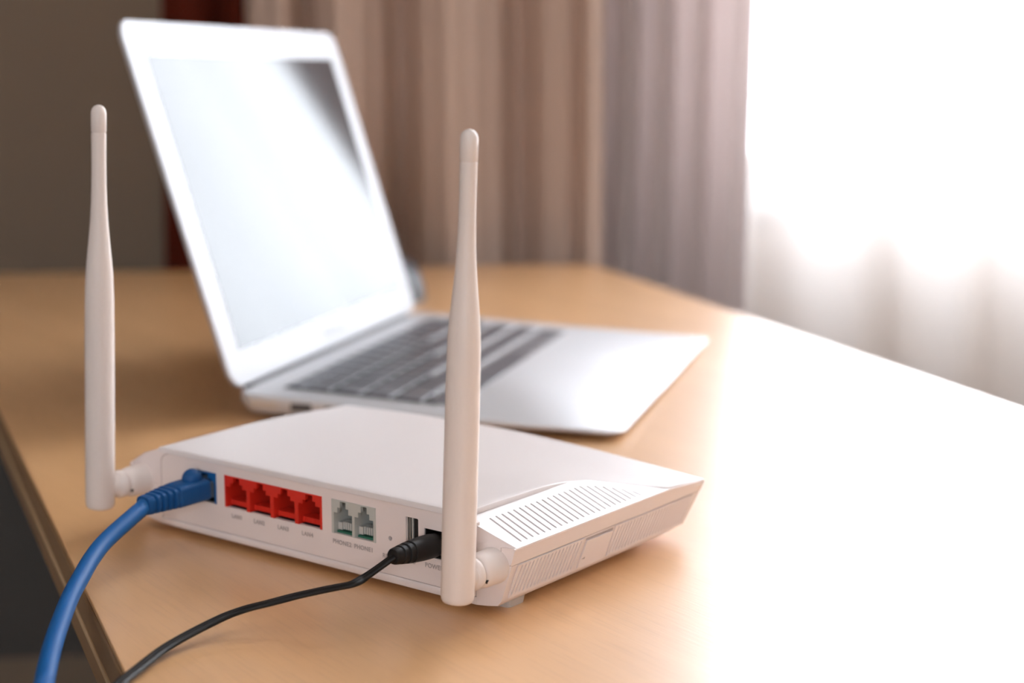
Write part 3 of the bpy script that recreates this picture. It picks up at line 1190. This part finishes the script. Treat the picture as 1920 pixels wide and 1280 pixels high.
v, f = loft_vf([lid_ring(1.0, 0.0), lid_ring(0.25, -0.2), lid_ring(0, -0.7), lid_ring(0, -2.2), lid_ring(1.5, -3.6), lid_ring(7, -4.8), lid_ring(24, -5.4)])
lid = obj('lid', v, f, 'alu', laptop, smooth=True)
lfr = frame((0, 0, HT), (1, 0, 0), lu, ln)
plate('screen', [rrect(19.5, 21.5, 305.5, 200.5, 0.8, 2)], 0.2, lfr @ Matrix.Translation((0, 0, 0.06 * MM)), 'screen', lid)
lettering('bezel_lettering', 'MacBook Air', 7.2, lfr @ Matrix.Translation((LW / 2 * MM, 11.5 * MM, 0.05 * MM)), 'bezel_ink', lid, 1.0)
v, f = loft_vf([ring(lp(LW / 2, 210.5, 0.02), (1, 0, 0), lu, 1.5, 1.5, 16), ring(lp(LW / 2, 210.5, 0.08), (1, 0, 0), lu, 1.5, 1.5, 16)])
obj('webcam', v, f, 'hinge', lid)
hr = [ring((x, 1.0, HT - 3.5), (0, 1, 0), (0, 0, 1), 4.2, 4.2, 24) for x in (22, LW - 22)]
v, f = loft_vf(hr)
obj('hinge_barrel', v, f, 'hinge', laptop, smooth=True)

# ------------------------------------------------------------------ mouse behind the lid
mouse = empty('computer_mouse', 'dark slate computer mouse half hidden behind the laptop lid', 'mouse', (-112, 1392, 0), math.radians(12))
rings = []
for k in range(15):
    t = k / 14
    hgt = 0.8 + 35.5 * math.sin(min(1, t * 1.0) * PI / 2)
    sc_ = math.cos(t * PI / 2) ** 0.55 if t < 1 else 0.02
    rings.append(ring((0, 4 * t, hgt), (1, 0, 0), (0, 1, 0), 33 * max(sc_, .02), 54 * max(sc_, .02), 40, 2.5))
rings.insert(0, ring((0, 0, 0), (1, 0, 0), (0, 1, 0), 31, 52, 40, 2.5))
v, f = loft_vf(rings)
obj('mouse_shell', v, f, 'mouse', mouse, smooth=True)
v, f = loft_vf([ring((x, 26, 29), (0, 1, 0), (0, 0, 1), 10, 10, 24) for x in (-3.5, 3.5)])
obj('scroll_wheel', v, f, 'black', mouse, smooth=True)


# ------------------------------------------------------------------ curtains
def px_s(px, d=130.0):
    """Photograph column -> distance along the window wall for cloth hanging d in front of it (measured once)."""
    k = (px - 960) / 2938.6
    return (k * (1830 - 0.9936 * d) - 0.1126 * d) / (0.9936 - 0.1126 * k)


def cloth(name, s0, s1, n_, depth, z0, z1, m, nz=10, lean=lambda t: 0.0, th=1.2):
    rows_ = []
    for j in range(nz + 1):
        t = j / nz
        z = lerp(z0, z1, t)
        row = []
        for i in range(n_ + 1):
            s = lerp(s0, s1, i / n_)
            row.append(wp(s + lean(t), depth(s, t), z))
        rows_.append(row)
    v, f = loft_vf(rows_, closed=False, cap0=False, cap1=False)
    o = obj(name, v, f, m, smooth=True)
    md = o.modifiers.new('thickness', 'SOLIDIFY')
    md.thickness = th * MM
    return o


FOLDS = [(px_s(p), d) for p, d in ((470, 40), (500, 62), (545, 80), (588, 34), (612, 70), (640, 96), (672, 80), (705, 62), (752, 30),
                                   (800, 84), (835, 100), (880, 80), (930, 62), (990, 26), (1036, 74), (1064, 84), (1080, 78), (1098, 104), (1116, 98))]


def fold_depth(s, t):
    w = 6 * math.sin(s * 0.021 + 3 * t)
    return 32 + 1.35 * smooth_interp(s + w * 0.6, FOLDS) + 4 * math.sin(5 * t + s * 0.03)


cur = cloth('curtain', px_s(470), px_s(1120), 260, fold_depth, FLOOR_Z + 30, 1640, 'curtain', nz=14, lean=lambda t: -6 * (t - 0.3))
tag(cur, 'heavy taupe curtain hanging in deep folds behind the laptop, between brown wall and mauve drape', 'curtain')

DF = [(66, 52), (82, 78), (98, 62), (118, 92), (134, 74), (152, 102), (170, 88), (190, 122), (206, 108), (226, 140), (238, 136), (252, 146)]
drape = cloth('drape', 70, 248, 160, lambda s, t: smooth_interp(s + 4 * math.sin(2.5 * t + 0.02 * s), DF), FLOOR_Z + 30, 1640, 'drape', nz=14, lean=lambda t: 24 * (t - 0.45))
tag(drape, 'mauve grey drape drawn back at the left of the bright window sheer', 'curtain')

SH = []
s = 60.0
random.seed(21)
k = 0
while s < 2320:
    SH.append((s, (84 + random.uniform(-5, 5)) if k % 2 else (112 + random.uniform(-6, 6))))
    s += random.uniform(52, 96)
    k += 1


def sheer_depth(s, t):
    w = 10 * math.sin(s * 0.011 + 4 * t) * (1 - t)
    return smooth_interp(s + w, SH) - 40 * (1 - max(0.0, min(1.0, (s - 200) / 60)))


sheer = cloth('sheer_curtain', 150, 2300, 520, sheer_depth, FLOOR_Z + 25, 1640, 'sheer', nz=12, th=1.0)
sheer.modifiers.clear()
tag(sheer, 'thin white sheer curtain glowing in front of the bright window', 'curtain')


RF = [(-395, 10), (-388, 16), (-372, 34), (-356, 38), (-342, 28), (-334, 5), (-326, 5), (-318, 26), (-306, 34), (-296, 24), (-288, 8)]
redc = cloth('hanging_cloth', -394, -289, 70, lambda s, t: smooth_interp(s, RF) + 3 * math.sin(9 * t), -420, 900, 'red_cloth', nz=12, lean=lambda t: 26 * (t - 0.45))
tag(redc, 'dark red cloth hanging in folds on the brown wall behind the laptop', 'cloth')
rod = MB()
rod.add(*loft_vf([ring(wp(-520, 120, 1665), (0, 0, 1), tuple(WN), 12, 12, 20), ring(wp(2380, 120, 1665), (0, 0, 1), tuple(WN), 12, 12, 20)]))
for s in (-500, 900, 2360):
    wall_box(rod, s - 8, s + 8, 0, 120, 1657, 1673)
tag(rod.build('curtain_rod', 'metal_rod'), 'metal curtain rod carrying the taupe curtain and the sheer', 'curtain rod')
